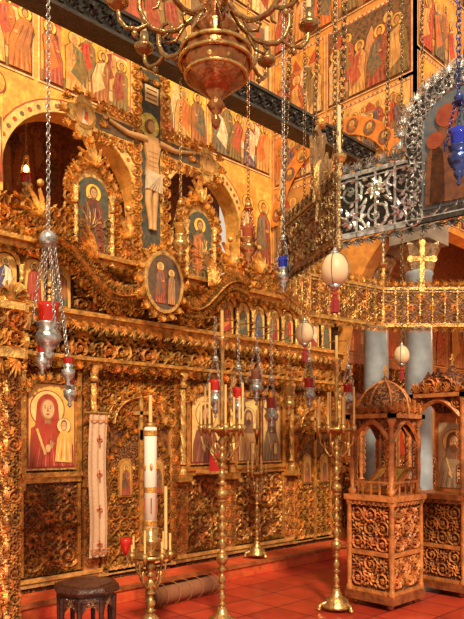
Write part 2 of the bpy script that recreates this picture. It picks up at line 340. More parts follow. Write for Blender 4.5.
for i in range(5): scene(A,2.2+i*1.25,3.6,3.38+i*1.25,5.0,bg=(.2,.08,.04),seed=90+i,w=.01,hills=False,border=(.5,.25,.08))
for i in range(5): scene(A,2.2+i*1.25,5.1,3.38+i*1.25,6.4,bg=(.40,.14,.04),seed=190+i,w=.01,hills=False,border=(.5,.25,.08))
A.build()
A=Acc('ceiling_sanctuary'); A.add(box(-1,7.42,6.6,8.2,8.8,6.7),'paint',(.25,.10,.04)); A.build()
# right wall
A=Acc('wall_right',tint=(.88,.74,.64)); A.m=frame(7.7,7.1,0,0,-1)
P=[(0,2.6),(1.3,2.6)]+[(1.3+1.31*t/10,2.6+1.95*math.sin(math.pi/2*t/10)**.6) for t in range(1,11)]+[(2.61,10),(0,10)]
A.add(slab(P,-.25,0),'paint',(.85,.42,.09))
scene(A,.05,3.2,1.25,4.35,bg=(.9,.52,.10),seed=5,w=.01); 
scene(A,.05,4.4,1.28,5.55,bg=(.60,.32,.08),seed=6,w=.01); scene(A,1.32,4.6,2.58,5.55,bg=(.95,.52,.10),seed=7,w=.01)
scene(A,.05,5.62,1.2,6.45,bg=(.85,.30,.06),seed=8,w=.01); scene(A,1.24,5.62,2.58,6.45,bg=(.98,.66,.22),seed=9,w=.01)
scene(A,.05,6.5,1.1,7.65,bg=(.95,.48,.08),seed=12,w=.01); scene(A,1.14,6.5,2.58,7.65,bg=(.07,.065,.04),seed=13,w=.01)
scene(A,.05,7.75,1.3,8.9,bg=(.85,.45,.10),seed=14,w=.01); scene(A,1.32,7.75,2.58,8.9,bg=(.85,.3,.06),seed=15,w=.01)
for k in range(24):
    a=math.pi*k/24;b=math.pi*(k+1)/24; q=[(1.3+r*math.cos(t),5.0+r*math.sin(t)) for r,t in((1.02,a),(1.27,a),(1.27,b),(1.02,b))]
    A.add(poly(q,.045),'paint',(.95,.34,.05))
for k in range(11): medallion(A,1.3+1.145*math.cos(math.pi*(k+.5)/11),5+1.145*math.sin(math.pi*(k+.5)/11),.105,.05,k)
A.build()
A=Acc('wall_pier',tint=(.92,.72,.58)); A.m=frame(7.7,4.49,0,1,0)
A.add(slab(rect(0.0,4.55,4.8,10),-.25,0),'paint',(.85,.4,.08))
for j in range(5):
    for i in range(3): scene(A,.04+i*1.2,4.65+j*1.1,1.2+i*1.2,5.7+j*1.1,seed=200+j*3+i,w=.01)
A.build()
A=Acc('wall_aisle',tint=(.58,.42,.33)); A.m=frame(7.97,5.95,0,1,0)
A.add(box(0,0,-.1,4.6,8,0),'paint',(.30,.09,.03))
carve(A,.1,.2,4.6,1.2,.2,.03,WOODL,(0,1),.0,back=DK2)
for i in range(6):
    x=.15+i*.72; A.add(poly(rect(x,1.25,x+.62,2.2),.01),'gilt',GOLD); bust(A,x+.31,1.3,.5,.85,random.choice(ROBES),random.choice(ROBES),w=.02,bg=(.6,.3,.07),beard=i%2==0)
    A.add(box(x-.07,1.2,0,x-.01,2.3,.06),'gilt',GOLD)
carve(A,.1,2.3,4.6,2.75,.2,.03,GOLD,(0,),.0,back=DK2)
for i in range(4): scene(A,.1+i*1.12,2.9,1.17+i*1.12,4.4,bg=(.14,.07,.03) if i%2 else (.5,.22,.06),seed=300+i,w=.01,border=(.5,.3,.1))
A.build()
A=Acc('wall_aisle_end'); A.add(box(12.6,-2,0,12.7,6,7),'paint',(.5,.2,.06)); A.build()
for i,(x,y) in enumerate(((8.02,4.62),(8.15,5.4))):
    A=Acc('marble_column',(x,y,0))
    A.add(lathe([(.27,0.0),(.27,.12),(.24,.14),(.25,.2),(.20,.28),(.19,.34),(.18,3.8),(.2,3.84),(.18,3.88)],24),'marble',(.36,.40,.42),True)
    A.add(lathe([(.18,3.88),(.21,3.98),(.2,4.02),(.28,4.2),(.27,4.24)],24,lobes=8,amp=.08),'gilt',(.5,.34,.18))
    A.add(box(-.29,-.29,4.24,.29,.29,4.5),'marble',(.32,.27,.21)); A.build()
# tie beam
A=Acc('tie_beam'); A.m=frame(-1,5.2,0,1,0)
A.add(box(0,5.36,-.1,8.68,5.6,.1),'wood',(.026,.022,.016)); 
for v in (5.34,5.585): A.add(box(0,v,-.12,8.68,v+.035,.12),'wood',(.06,.04,.022))
for k in range(43): A.add(TM[1],'wood',(.045,.032,.02),sc=(.2,.17,.05),off=(.1+k*.2,5.48,.1))
A.build()
# ------------------------------------------------------------------ iconostasis
def colonnette(A,u,v0,v1,r,w,col=GOLD2):
    h=v1-v0; prof=[(r*1.6,0),(r*1.6,.05),(r*1.1,.07),(r*1.3,.1)]
    n=14; body=[(r*(1+.12*math.sin(k*2.2)),.12+(h-.3)*k/n) for k in range(n+1)]
    cap=[(r*1.1,h-.16),(r*1.5,h-.13),(r*1.1,h-.11),(r*1.9,h-.02),(r*1.9,h)]
    for pr,lb in ((prof,0),(body,3),(cap,8)):
        V,F=lathe(pr,12,lobes=lb,amp=.22 if lb==3 else .08,twist=22)
        V=[(u+x,v0+z,w+y) for x,y,z in V]; A.add((V,F),'gilt',col)
A=Acc('iconostasis'); A.m=frame(0,5.7,0,1,0)
X0,X1=.7,7.62
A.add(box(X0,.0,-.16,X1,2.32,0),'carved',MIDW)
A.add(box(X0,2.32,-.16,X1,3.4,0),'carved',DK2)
mould(A,X0,X1,.151,.24,.05,WOODL,'wood')
bays=[('i',.95,1.55),('i',1.72,2.52),('i',2.70,3.34),('d',3.58,4.54),('i',4.70,5.32),('i',5.46,6.40),('d',6.58,7.46)]
pil=[.85,1.635,2.61,3.46,4.62,5.39,6.49,7.53]
for p in pil:
    A.add(box(p-.085,.15,0,p+.085,2.32,.035),'wood',WOOD)
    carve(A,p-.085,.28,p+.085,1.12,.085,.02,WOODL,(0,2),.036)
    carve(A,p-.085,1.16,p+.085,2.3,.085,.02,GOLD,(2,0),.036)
    colonnette(A,p,1.15,2.3,.03,.08)
    A.add(box(p-.1,1.08,0,p+.1,1.16,.13),'gilt',GOLD)
for t,a,b in bays:
    if t=='i':
        mould(A,a,b,1.14,1.24,.07,GOLD)
        carve(A,a+.03,.30,b-.03,1.10,.2,.03,WOODL,(0,1),.0)
        carve(A,a,.25,b,.31,.06,.02,GOLD,(1,),.0); carve(A,a,.68,b,.73,.05,.03,GOLD,(1,),.01)
        for q in (a,b-.035): A.add(box(q,.26,0,q+.035,1.12,.03),'gilt',GOLD)
        for q in (a+.0,b-.05): A.add(box(q,1.24,0,q+.05,2.22,.05),'gilt',GOLD)
        cx=(a+b)/2; 
        for k in range(10):
            an=math.pi*(k+.5)/10; A.add(TM[3],'gilt',GOLD2,sc=(.1,.12,.06),off=(cx+(b-a)*.42*math.cos(an),2.02+.15*math.sin(an),.055))
        carve(A,a,2.14,b,2.32,.11,.03,GOLD,(2,0),.02)
    else:
        cx=(a+b)/2; r=(b-a)/2-.04
        A.add(poly(rect(a,.15,b,2.3),.004),'paint',(.03,.008,.005))
        P=[(cx+(r-.02)*math.cos(math.pi*k/14),1.72+(r-.02)*.85*math.sin(math.pi*k/14)) for k in range(15)]
        for k in range(14):
            A.add(TM[k%2],'gilt',GOLD2,sc=(.13,.13,.08),off=((P[k][0]+P[k+1][0])/2,(P[k][1]+P[k+1][1])/2,.03))
        A.add(ridge(P,[.07]*15,.05),'gilt',GOLD,off=(0,0,.02))
        A.add(ridge([(cx+(x-cx)*.8,1.72+(y-1.72)*.8) for x,y in P],[.05]*15,.05),'gilt',GOLD2,off=(0,0,.02))
        for i in range(11):
            for j in range(6):
                x=a+.04+(b-a-.08)*i/10; y=1.74+j*.105
                if ((x-cx)/r)**2+((y-1.72)/(r*.85))**2>1.1: A.add(TM[0],'gilt',GOLD,sc=(.115*(1 if i%2 else -1),.115,.06),off=(x,y,.012))
        for q in (a,b-.07):
            A.add(box(q,.15,0,q+.07,1.75,.05),'wood',WOODL); carve(A,q,.2,q+.07,1.7,.08,.02,GOLD,(0,1),.05)
        for k in range(11):
            an=math.pi*(k+.5)/11
            for rr in (.14,.25,.36): A.add(TM[(k+1)%2],'gilt',WOODL if k%2 else GOLD,sc=(.11,.11,.06),off=(cx+r*rr*2*math.cos(an)*.98,1.68+r*rr*1.7*math.sin(an),.015))
        A.add(slab(rect(cx-.02,1.55,cx+.02,2.0),.02,.06),'gilt',GOLD2); A.add(slab(rect(cx-.1,1.82,cx+.1,1.86),.02,.06),'gilt',GOLD2)
        ins=.07
        for s in (-1,1):
            x0,x1=(a+ins,cx-.01) if s<0 else (cx+.01,b-ins); w_=x1-x0
            P2=[(x0,.17),(x1,.17)]
            top=[(x0+w_*k/8,1.30+ (.34*math.sin(math.pi/2*(k/8 if s<0 else 1-k/8)))) for k in range(9)][::-1]
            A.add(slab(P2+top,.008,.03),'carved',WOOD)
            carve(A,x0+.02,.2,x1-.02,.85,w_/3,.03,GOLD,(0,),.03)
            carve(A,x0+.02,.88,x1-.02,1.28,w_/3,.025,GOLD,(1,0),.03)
            for q in range(0,9): A.add(TM[3],'gilt',GOLD,sc=(.07,.09,.04),off=(top[q][0],top[q][1]+.02,.025))
            xc=(x0+x1)/2
            A.add(slab(archpts(xc-.09,.95,xc+.09,1.36,8),.05,.066),'gilt',GOLD); A.add(poly(archpts(xc-.07,.97,xc+.07,1.33,8),.07),'icon',(.60,.30,.08))
            figure(A,xc,.97,.33,.073,c1=(.4,.05,.03),c2=(.12,.08,.05),wide=.8)
        A.add(box(cx-.025,.17,.03,cx+.025,1.66,.06),'gilt',GOLD)
# frieze
mould(A,X0,X1,2.30,2.38,.12,GOLD)
carve(A,X0,2.38,X1,2.72,.17,.06,GOLD2,(0,1,0),.02)
carve(A,X0,2.24,X1,2.34,.11,.03,GOLD,(1,3),.10)
mould(A,X0,X1,2.72,2.82,.16,GOLD)
for k in range(61):
    A.add(TM[3],'gilt',GOLD2,sc=(.11,-.12,.05),off=(X0+.056+k*.112,2.67,.14))
x=X0+.05; k=0
while x<7.32:
    if not (3.2<x<5.0):
        A.add(poly(archpts(x+.035,2.86,x+.245,3.27,10),.01),'icon',(.95,.55,.12)); random.seed(400+k)
        figure(A,x+.14,2.87,.37,.012,halo=(1,.76,.2),c1=[(.06,.08,.2),(.40,.03,.02),(.08,.12,.08)][k%3],mat='icon')
        A.add(ridge(archpts(x+.02,2.85,x+.26,3.30,10)[2:],[.04]*11,.04),'gilt',GOLD2,off=(0,0,.02))
        colonnette(A,x,2.84,3.18,.015,.045)
        A.add(TM[1],'gilt',GOLD,sc=(.1,.1,.05),off=(x,3.27,.02))
    else:
        carve(A,x,2.84,x+.28,3.33,.14,.07,GOLD2,(0,1),.015)
    x+=.28;k+=1
mould(A,X0,X1,3.33,3.43,.14,GOLD)
carve(A,X0,3.26,X1,3.34,.1,.03,GOLD,(3,1),.10)
carve(A,X0,3.43,X1,3.68,.125,.05,GOLD2,(0,1,0),.03)
for k in range(14):
    x=X0+.2+k*.5
    A.add(TM[3],'gilt',GOLD2,sc=(.34,.34,.12),off=(x,3.8,.03)); 
    if x<7.3: A.add(TM[0],'gilt',GOLD,sc=(.22,.2,.1),off=(x+.25,3.74,.03))
    A.add(ball((x,4.0,.04),.035),'gilt',GOLD2,True)
# winged dragons supporting the rood
for s in (-1,1):
    cx=4.17
    P=[];W=[]
    for i in range(30):
        t=i/29; P.append((cx+s*(1.35-1.1*t),3.42-.42*t+.10*math.sin(t*math.pi*2.2))); W.append(.07*(.4+.9*math.sin(math.pi*min(1,t*.8+.15))))
    A.add(ridge(P,W,.07),'gilt',GOLD,off=(0,0,.17))
    for i in range(0,30):
        A.add(TM[3],'gilt',GOLD2 if i%2 else GOLD,sc=(.10*s,.15,.13),off=(P[i][0],P[i][1]+.06,.16)); A.add(TM[3],'gilt',GOLD,sc=(.10*s,-.13,.13),off=(P[i][0],P[i][1]-.05,.16))
        if i%2: A.add(TM[i//2%2],'gilt',GOLD,sc=(.13*s,-.13,.1),off=(P[i][0],P[i][1]-.14,.15))
    for k in range(6): A.add(leaf(cx+s*.75,3.32,math.pi/2-s*(.1+.22*k)-(.25),.36-.03*k,.07,.04),'gilt',GOLD,off=(0,0,.18))
    A.add(ball((P[-1][0],P[-1][1]+.02,.2),.07,.05),'gilt',GOLD2,True)
A.build()
def icon(name,a,b,v0,v1,**k):
    A=Acc(name,(0,0,0)); A.m=frame(0,5.7,0,1,0)
    A.add(box(a,v0,.002,b,v1,.022),'gilt',GOLD2); A.add(box(a+.02,v0+.02,.003,b-.02,v1-.02,.028),'wood',(.35,.05,.03))
    bust(A,(a+b)/2,v0+.035,b-a-.07,v1-v0-.07,w=.030,**k); A.build()
icon('icon_of_virgin_and_child',2.75,3.30,1.26,2.12,hood=(.46,.045,.025),robe=(.44,.045,.025),child=True,bg=(.90,.50,.11))
icon('icon_of_christ',4.76,5.26,1.26,2.12,hood=(.16,.06,.02),robe=(.24,.08,.05),beard=True,bg=(.95,.60,.20))
icon('icon_of_saint',5.52,5.92,1.26,2.10,hood=(.25,.14,.08),robe=(.62,.33,.12),beard=True,bg=(1,.72,.26))
icon('icon_of_saint',5.96,6.34,1.26,2.10,hood=(.14,.07,.04),robe=(.30,.22,.12),beard=False,bg=(1,.70,.26))
icon('icon_of_virgin_and_child',1.78,2.46,1.26,2.12,hood=(.25,.05,.04),robe=(.35,.05,.03),child=True,bg=(.8,.5,.14))
# rood
A=Acc('rood_crucifix'); A.m=frame(0,5.62,0,1,0)
cx=4.17; bz=4.78; CR=(.035,.065,.055)
A.add(slab(rect(cx-.15,3.6,cx+.15,5.55),-.03,0),'gilt',GOLD2); A.add(slab(rect(cx-.72,bz-.12,cx+.72,bz+.12),-.031,.001),'gilt',GOLD2)
A.add(slab(rect(cx-.12,3.62,cx+.12,5.53),-.035,.006),'icon',CR); A.add(slab(rect(cx-.7,bz-.08,cx+.7,bz+.08),-.036,.0065),'icon',(.10,.065,.03))
A.add(poly(rect(cx-.09,5.2,cx+.09,5.38),.012),'icon',(.9,.62,.25))
for k in range(3): A.add(poly(rect(cx-.07,5.23+k*.05,cx+.07,5.245+k*.05),.013),'icon',(.3,.04,.02))
for (x,z) in ((cx-.82,bz),(cx+.82,bz),(cx,5.66)):
    for dx,dz in ((0,.12),(0,-.12),(.12,0),(-.12,0)): A.add(slab(ell(x+dx,z+dz,.09,.09,14),-.03,.004),'gilt',GOLD2)
    A.add(slab(ell(x,z,.13,.13,18),-.03,.01),'gilt',GOLD); A.add(poly(ell(x,z,.10,.10,16),.013),'paint',(.8,.42,.1)); figure(A,x,z-.09,.18,.014)
    for k in range(10): A.add(TM[3],'gilt',GOLD2,sc=(.1,.1,.06),off=(x+.23*math.cos(k*.628),z+.23*math.sin(k*.628),0))
for k in range(16):
    for s in (-1,1):
        A.add(TM[0],'gilt',GOLD2,sc=(.12*s,.12,.06),off=(cx+s*.20,3.5+k*.13,0))
        if k<4:
            for q in(-1,1): A.add(TM[0],'gilt',GOLD2,sc=(.12*s,.12*q,.06),off=(cx+s*(.28+k*.11),bz+q*.17,0))
BODY=(.66,.35,.12)
def low(P,w0,w1,c): A.add(slab(P,w0,w1),'icon',c)
def limb(P,R): A.add(tube(P,R,8),'icon',BODY,True)
low([(cx-.09,4.4),(cx+.09,4.4),(cx+.07,4.56),(cx+.11,4.75),(cx+.07,4.83),(cx-.07,4.83),(cx-.11,4.75),(cx-.07,4.56)],.006,.036,BODY)
for s in (-1,1):
    limb([(cx+s*.08,4.78,.025),(cx+s*.3,4.77,.022),(cx+s*.32,4.77,.022),(cx+s*.55,4.83,.02)],[.038,.028,.028,.018]); low(ell(cx+s*.59,4.84,.03,.018,10),.01,.025,BODY)
    limb([(cx+s*.04,4.35,.025),(cx+s*.045-.02,4.12,.035),(cx+s*.025,3.92,.025),(cx+s*.025,3.82,.03)],[.048,.038,.03,.024])
low([(cx-.10,4.24),(cx+.10,4.22),(cx+.10,4.42),(cx-.09,4.44)],.03,.075,(.75,.56,.32))
for k in range(5): A.add(poly([(cx-.09+.04*k,4.23),(cx-.075+.04*k,4.23),(cx+.08,4.42)],.077),'icon',(.4,.22,.1))
A.add(slab(ell(cx-.03,4.95,.13,.13,18),.006,.012),'gilt',(1,.74,.15)); low(ell(cx-.035,4.93,.055,.075,12),.01,.04,(.2,.08,.03)); low(ell(cx-.03,4.92,.042,.058,12),.01,.05,BODY)
for k in range(4): A.add(poly(rect(cx-.06,4.5+k*.05,cx+.06,4.508+k*.05),.037),'icon',(.35,.14,.05))
A.add(poly(rect(cx-.003,4.45,cx+.003,4.75),.037),'icon',(.35,.14,.05))
A.add(slab(ell(cx,3.22,.26,.33,24),.10,.24),'gilt',GOLD2); A.add(poly(ell(cx,3.22,.22,.29,24),.243),'icon',(.10,.07,.05)); figure(A,cx-.06,2.99,.44,.246,c1=(.4,.05,.03),c2=(.12,.10,.08),wide=.8); figure(A,cx+.08,2.99,.38,.256,c1=(.55,.25,.08),c2=(.3,.2,.1),wide=.7)
for k in range(16): A.add(TM[3],'gilt',GOLD2,sc=(.11,.11,.06),off=(cx+.3*math.cos(k*.3927),3.22+.37*math.sin(k*.3927),.2))
A.build()
for nm,cx,c1,c2 in (('icon_of_mourning_virgin',3.46,(.20,.04,.03),(.12,.05,.03)),('icon_of_saint_john',4.88,(.14,.14,.06),(.55,.17,.05))):
    A=Acc(nm); A.m=frame(0,5.64,0,1,0)
    A.add(slab(archpts(cx-.23,3.28,cx+.23,4.28,14),-.03,0),'gilt',GOLD2)
    A.add(poly(archpts(cx-.18,3.32,cx+.18,4.2,14),.005),'icon',(.05,.085,.06)); figure(A,cx,3.33,.82,.008,c1=c1,c2=c2,wide=.85,mat='icon')
    for k in range(9):
        an=math.pi*k/8; A.add(TM[3],'gilt',GOLD2,sc=(.13,.15,.08),off=(cx+.26*math.cos(an),4.07+.26*math.sin(an),0))
    for s in (-1,1):
        for k in range(7): A.add(TM[0],'gilt',GOLD2,sc=(.13*s,.13,.07),off=(cx+s*.27,3.35+k*.12,0))
        colonnette(A,cx+s*.21,3.28,4.05,.02,.03)
    A.add(slab([(cx-.16,4.3),(cx+.16,4.3),(cx+.05,4.42),(cx,4.62),(cx-.05,4.42)],-.02,.01),'gilt',GOLD2); A.add(TM[3],'gilt',GOLD2,sc=(.3,.3,.1),off=(cx,4.42,.01))
    A.build()
# ------------------------------------------------------------------ hanging things
def chain(A,p0,p1,link=.035,r=.0035,mat='silver',col=SILV,wd=.35):
    p0=np.array(p0,float);p1=np.array(p1,float); d=p1-p0; Lg=np.linalg.norm(d); n=max(2,int(Lg/(link*.8))); t=d/Lg
    ref=np.array([1.,0,0]) if abs(t[0])<.8 else np.array([0,1.,0]); a=np.cross(t,ref);a/=np.linalg.norm(a); b=np.cross(t,a)
    for i in range(n):
        c=p0+d*(i+.5)/n; s=a if i%2 else b
        A.add(tube([c+t*link*.55*math.cos(q*math.pi/4)+s*link*wd*math.sin(q*math.pi/4) for q in range(8)],r,4,True),mat,col,True)
def kandili(name,loc,top,glass=(.6,.02,.01),mat='silver',col=SILV,s=1.,spread=.1,ch=.45,lit=False):
    A=Acc(name,loc)
    A.add(lathe([(.004,-.2*s),(.016*s,-.185*s),(.006*s,-.165*s),(.02*s,-.15*s),(.035*s,-.12*s),(.025*s,-.10*s),(.06*s,-.06*s),(.075*s,-.02*s),(.06*s,.01*s),(.05*s,.02*s),(.068*s,.05*s),(.07*s,.06*s),(.05*s,.055*s)],16,lobes=8,amp=.05),mat,col,True)
    A.add(lathe([(.045*s,.03*s),(.052*s,.06*s),(.054*s,.13*s),(.064*s,.17*s),(.05*s,.165*s)],14),'glass',glass,True)
    if lit: A.add(ball((0,0,.22*s),.03*s,.055*s),'flame',(1,1,1),True)
    for k in range(3):
        a=k*2.094+.4; e=(.07*s*math.cos(a),.07*s*math.sin(a),.06*s); A.add(tube([e,(e[0]*1.5,e[1]*1.5,e[2]+.02),(e[0]*1.4,e[1]*1.4,e[2]-.03)],.005*s,5),mat,col)
        chain(A,(e[0]*1.3,e[1]*1.3,e[2]),(e[0]*.25,e[1]*.25,ch),.03,.003,mat,col)
    A.add(ball((0,0,ch+.01),.032*s,.03*s),mat,col,True); A.add(lathe([(.03*s,ch-.03),(.045*s,ch-.02),(.02*s,ch)],12),mat,col)
    chain(A,(0,0,ch+.03),(0,0,top-loc[2]),.04,.0035,mat,col)
    return A
A=kandili('hanging_oil_lamp',(2.18,4.14,2.30),8.2,s=1.25,ch=.64); 
A.add(ball((0,0,.66),.065,.065),'silver',SILV,True)
for dx,dy,dz in ((.10,-.1,-.28),(-.03,.03,-.20),(.14,-.05,-.42)):
    A.add(lathe([(.004,-.10),(.02,-.08),(.012,-.06),(.045,-.02),(.05,.02),(.03,.03),(.045,.06)],12,(dx,dy,dz),lobes=6,amp=.06),'silver',SILV,True); A.add(lathe([(.03,.05),(.036,.11)],10,(dx,dy,dz)),'glass',(.5,.02,.01)); chain(A,(dx,dy,dz+.1),(dx*.3,dy*.3,.62),.03,.003)
A.build()
for (x,y,z,t,g,m_,c_) in ((4.55,5.0,2.0,2.85,(.6,.02,.01),'silver',SILV),(4.84,4.95,1.93,2.85,(.6,.02,.01),'silver',SILV),(5.12,4.95,2.15,2.85,(.3,.1,.05),'silver',SILV),(5.42,5.0,1.85,2.85,(.5,.05,.02),'silver',SILV),(5.72,5.0,2.0,2.85,(.6,.3,.05),'brass',BRASS),(6.1,5.0,2.12,2.85,(.6,.02,.01),'silver',SILV),(6.9,5.0,2.1,2.85,(.6,.02,.01),'silver',SILV)):
    A=kandili('hanging_oil_lamp',(x,y,z),t,g,m_,c_,ch=.4,s=1.1); A.add(tube([(0,0,t-z),(0,.25,t-z+.02),(0,5.52-y,t-z-.05)],.008,6),'brass',BRASS); A.build()
kandili('hanging_oil_lamp',(3.55,3.52,3.07),8.2,(.5,.1,.02),'brass',COPPER,s=.9,ch=.3).build()
kandili('hanging_oil_lamp',(4.24,5.2,3.62),5.35,(.5,.2,.02),'brass',BRASS,s=1.1,ch=.4).build()
kandili('hanging_oil_lamp',(4.05,3.60,2.95),8.2,(.02,.04,.5),'silver',SILV,s=.8,ch=.3).build()
kandili('hanging_oil_lamp',(3.22,1.62,3.06),8.2,(.02,.04,.55),'silver',(.08,.11,.35),s=.8,ch=.3).build()
for x,y,z,g in ((4.64,7.6,5.25,(.6,.1,.02)),(3.75,7.7,4.75,(.7,.03,.01)),(6.3,7.7,4.9,(.7,.03,.01))):
    kandili('sanctuary_oil_lamp',(x,y,z),6.58,g,'brass',BRASS,s=1.1,ch=.4,lit=True).build()
def egg(loc,r,top,col=(.72,.50,.28)):
    A=Acc('hanging_ostrich_egg',loc)
    A.add(lathe([(r*math.sin(math.pi*i/14)*(1+.08*math.cos(math.pi*i/14)),-1.25*r*math.cos(math.pi*i/14)) for i in range(15)],20),'wax',col,True)
    A.add(lathe([(r*.5,1.12*r),(r*.3,1.3*r),(r*.12,1.5*r),(r*.15,1.6*r)],12),'silver',SILV,True); A.add(lathe([(r*.1,-1.6*r),(r*.3,-1.35*r),(r*.5,-1.12*r)],12),'silver',SILV,True)
    for k in range(4): 
        a=k*math.pi/2+.4; A.add(tube([(r*1.02*math.sin(math.pi*i/10)*math.cos(a),r*1.02*math.sin(math.pi*i/10)*math.sin(a),-1.27*r*math.cos(math.pi*i/10)) for i in range(11)],.003,4),'silver',(.4,.3,.2))
    A.add(ball((0,0,-1.8*r),r*.2),'cloth',(.35,.02,.015)); A.add(lathe([(r*.12,-1.9*r),(r*.26,-2.2*r),(r*.3,-3.1*r)],14,lobes=7,amp=.15),'cloth',(.28,.02,.02))
    chain(A,(0,0,1.6*r),(0,0,top-loc[2]),.045,.004,'brass',(.3,.2,.1)); A.build()
egg((3.07,2.32,2.56),.082,8.2); egg((5.74,3.5,2.41),.08,8.2); egg((4.64,3.86,2.55),.085,8.2)
# chandelier
A=Acc('brass_chandelier',(2.36,2.59,3.25))
A.add(lathe([(.004,0),(.02,.02),(.028,.05),(.012,.08),(.03,.10),(.05,.13),(.03,.16),(.07,.20),(.15,.27),(.19,.36),(.185,.42),(.13,.48),(.10,.50),(.13,.53),(.10,.57),(.06,.62),(.09,.70),(.12,.78),(.08,.86),(.04,.95),(.03,1.6)],24,lobes=10,amp=.03),'brass',(.46,.16,.05),True)
for z,r in ((.36,.197),(.42,.19),(.29,.165)): A.add(tube([(r*math.cos(k*.262),r*math.sin(k*.262),z) for k in range(24)],.012,6,True),'brass',BRASS,True)
for k in range(10): A.add(ball((.15*math.cos(k*.628),.15*math.sin(k*.628),.33),.028),'brass',BRASS,True)
CHB=(.40,.22,.08)
for k in range(8):
    a=k*math.pi/4+.2; c,s=math.cos(a),math.sin(a); P=[]
    q=.88
    for r,z in ((.1,.66),(.16,.58),(.24,.52),(.32,.50),(.39,.51),(.44,.55),(.47,.61),(.47,.67),(.43,.71),(.38,.71),(.35,.67),(.36,.63),(.39,.62)): P.append((q*r*c,q*r*s,z))
    A.add(tube(P,[.015]*8+[.013,.011,.01,.008,.006],7),'brass',CHB,True)
    A.add(tube([(q*r*c,q*r*s,z) for r,z in ((.42,.53),(.48,.50),(.55,.50),(.59,.54),(.6,.60))],.012,7),'brass',CHB,True)
    A.add(tube([(q*r*c,q*r*s,z) for r,z in ((.2,.54),(.25,.46),(.31,.44),(.33,.47),(.30,.49))],.009,6),'brass',CHB,True)
    A.add(lathe([(.015,.59),(.055,.62),(.06,.64),(.02,.64),(.03,.66),(.024,.72)],12,(q*.6*c,q*.6*s,0)),'brass',CHB,True)
    A.add(lathe([(.014,.7),(.014,.84)],8,(q*.6*c,q*.6*s,0)),'wax',(.75,.55,.28)); 
    A.add(lathe([(.004,-.03),(.02,-.01),(.012,.01)],8,(q*.5*c,q*.5*s,.48)),'brass',CHB,True)
chain(A,(0,0,1.55),(0,0,5),.06,.008,'brass',BRASS); A.build()
# choros
A=Acc('choros_ring_chandelier'); RR=1.8; C0=(5.44,2.45); zb=2.95
pts=[(C0[0]+RR*math.cos(math.radians(171-36*k)),C0[1]+RR*math.sin(math.radians(171-36*k))) for k in range(10)]
BRZ=(.38,.22,.08); SB2=(.74,.70,.64); PLT=(.055,.042,.032)
for k in range(10):
    p,q=pts[k],pts[(k+1)%10]; near=k in(9,8,7); side=k in (0,6)
    col=SB2 if near else (BRZ if side else (.78,.42,.11)); mt='silver' if near else 'gilt'
    dz=0 if near or side else -.12
    A.m=frame(p[0],p[1],zb+dz,q[0]-p[0],q[1]-p[1]); Lg=math.hypot(q[0]-p[0],q[1]-p[1])
    A.add(box(0,.02,-.003,Lg,.43,.003),'silver' if near else 'wood',PLT if near else (.16,.06,.02))
    for v in (0,.42): A.add(box(0,v,-.010,Lg,v+.03,.010),mt,col)
    for v in (.03,.39): A.add(box(0,v,-.014,Lg,v+.008,.014),mt,col)
    for j in range(9 if not side else 3): A.add(box(j*Lg/8-.008,.0,-.01,j*Lg/8+.008,.45,.01),mt,col)
    for z in (.014,-.014):
        carve(A,0,.04,Lg,.4,.12 if not near else .18,z,col,(0,1),.004 if z>0 else -.004,mat=mt)
    for j in range(12): A.add(TM[3],mt,col,sc=(.1,.1,.03),off=((j+.5)*Lg/12,.5,0)); A.add(TM[3],mt,col,sc=(.08,-.07,.03),off=((j+.5)*Lg/12,-.04,0))
    A.m=np.eye(4)
    A.add(lathe([(.004,-.08),(.03,-.05),(.015,-.02),(.035,.02),(.02,.06),(.02,.42),(.04,.46),(.02,.5),(.03,.54)],10,(p[0],p[1],zb)),mt,col,True)
    A.add(lathe([(.02,.54),(.05,.58),(.055,.6),(.018,.6)],10,(p[0],p[1],zb)),'brass',BRASS); A.add(lathe([(.014,.6),(.014,.95)],8,(p[0],p[1],zb)),'wax',(.8,.6,.3))
    chain(A,(p[0],p[1],zb+.5),(p[0]+(C0[0]-p[0])*.12,p[1]+(C0[1]-p[1])*.12,8.2),.07,.006,'brass',(.25,.16,.08))
p,q=pts[9],pts[0]; Lg=math.hypot(q[0]-p[0],q[1]-p[1]); A.m=frame(p[0],p[1],zb,q[0]-p[0],q[1]-p[1])
cu=.26; SP=(.78,.75,.70)
A.add(slab(archpts(cu-.36,.0,cu+.36,.92,18),-.012,.012),'silver',(.10,.085,.07))
A.add(slab(archpts(cu-.25,.08,cu+.25,.80,18),-.016,.016),'icon',(.07,.12,.14))
for w in (.018,-.034):
    figure(A,cu+.08,.1,.62,w,c1=(.45,.07,.03),c2=(.7,.45,.2),mat='icon',wide=.9)
    for q in (-1,1): figure(A,cu+q*.16,.1,.46,w,c1=(.12,.14,.18) if q<0 else (.5,.25,.1),mat='icon',wide=.7)
for k in range(17):
    an=math.pi*k/16
    for z in (.02,-.02): A.add(TM[0],'silver',SP,sc=(.12,.12,z*1.3),off=(cu+.31*math.cos(an),.56+.31*math.sin(an),z*.65)); A.add(TM[3],'silver',SP,sc=(.1,.1,z),off=(cu+.40*math.cos(an),.56+.40*math.sin(an),0))
for k in range(5):
    for q in (-1,1):
        for z in (.02,-.02): A.add(TM[k%2],'silver',SP,sc=(.11,.11,z*1.3),off=(cu+q*.31,.05+k*.11,z*.65))
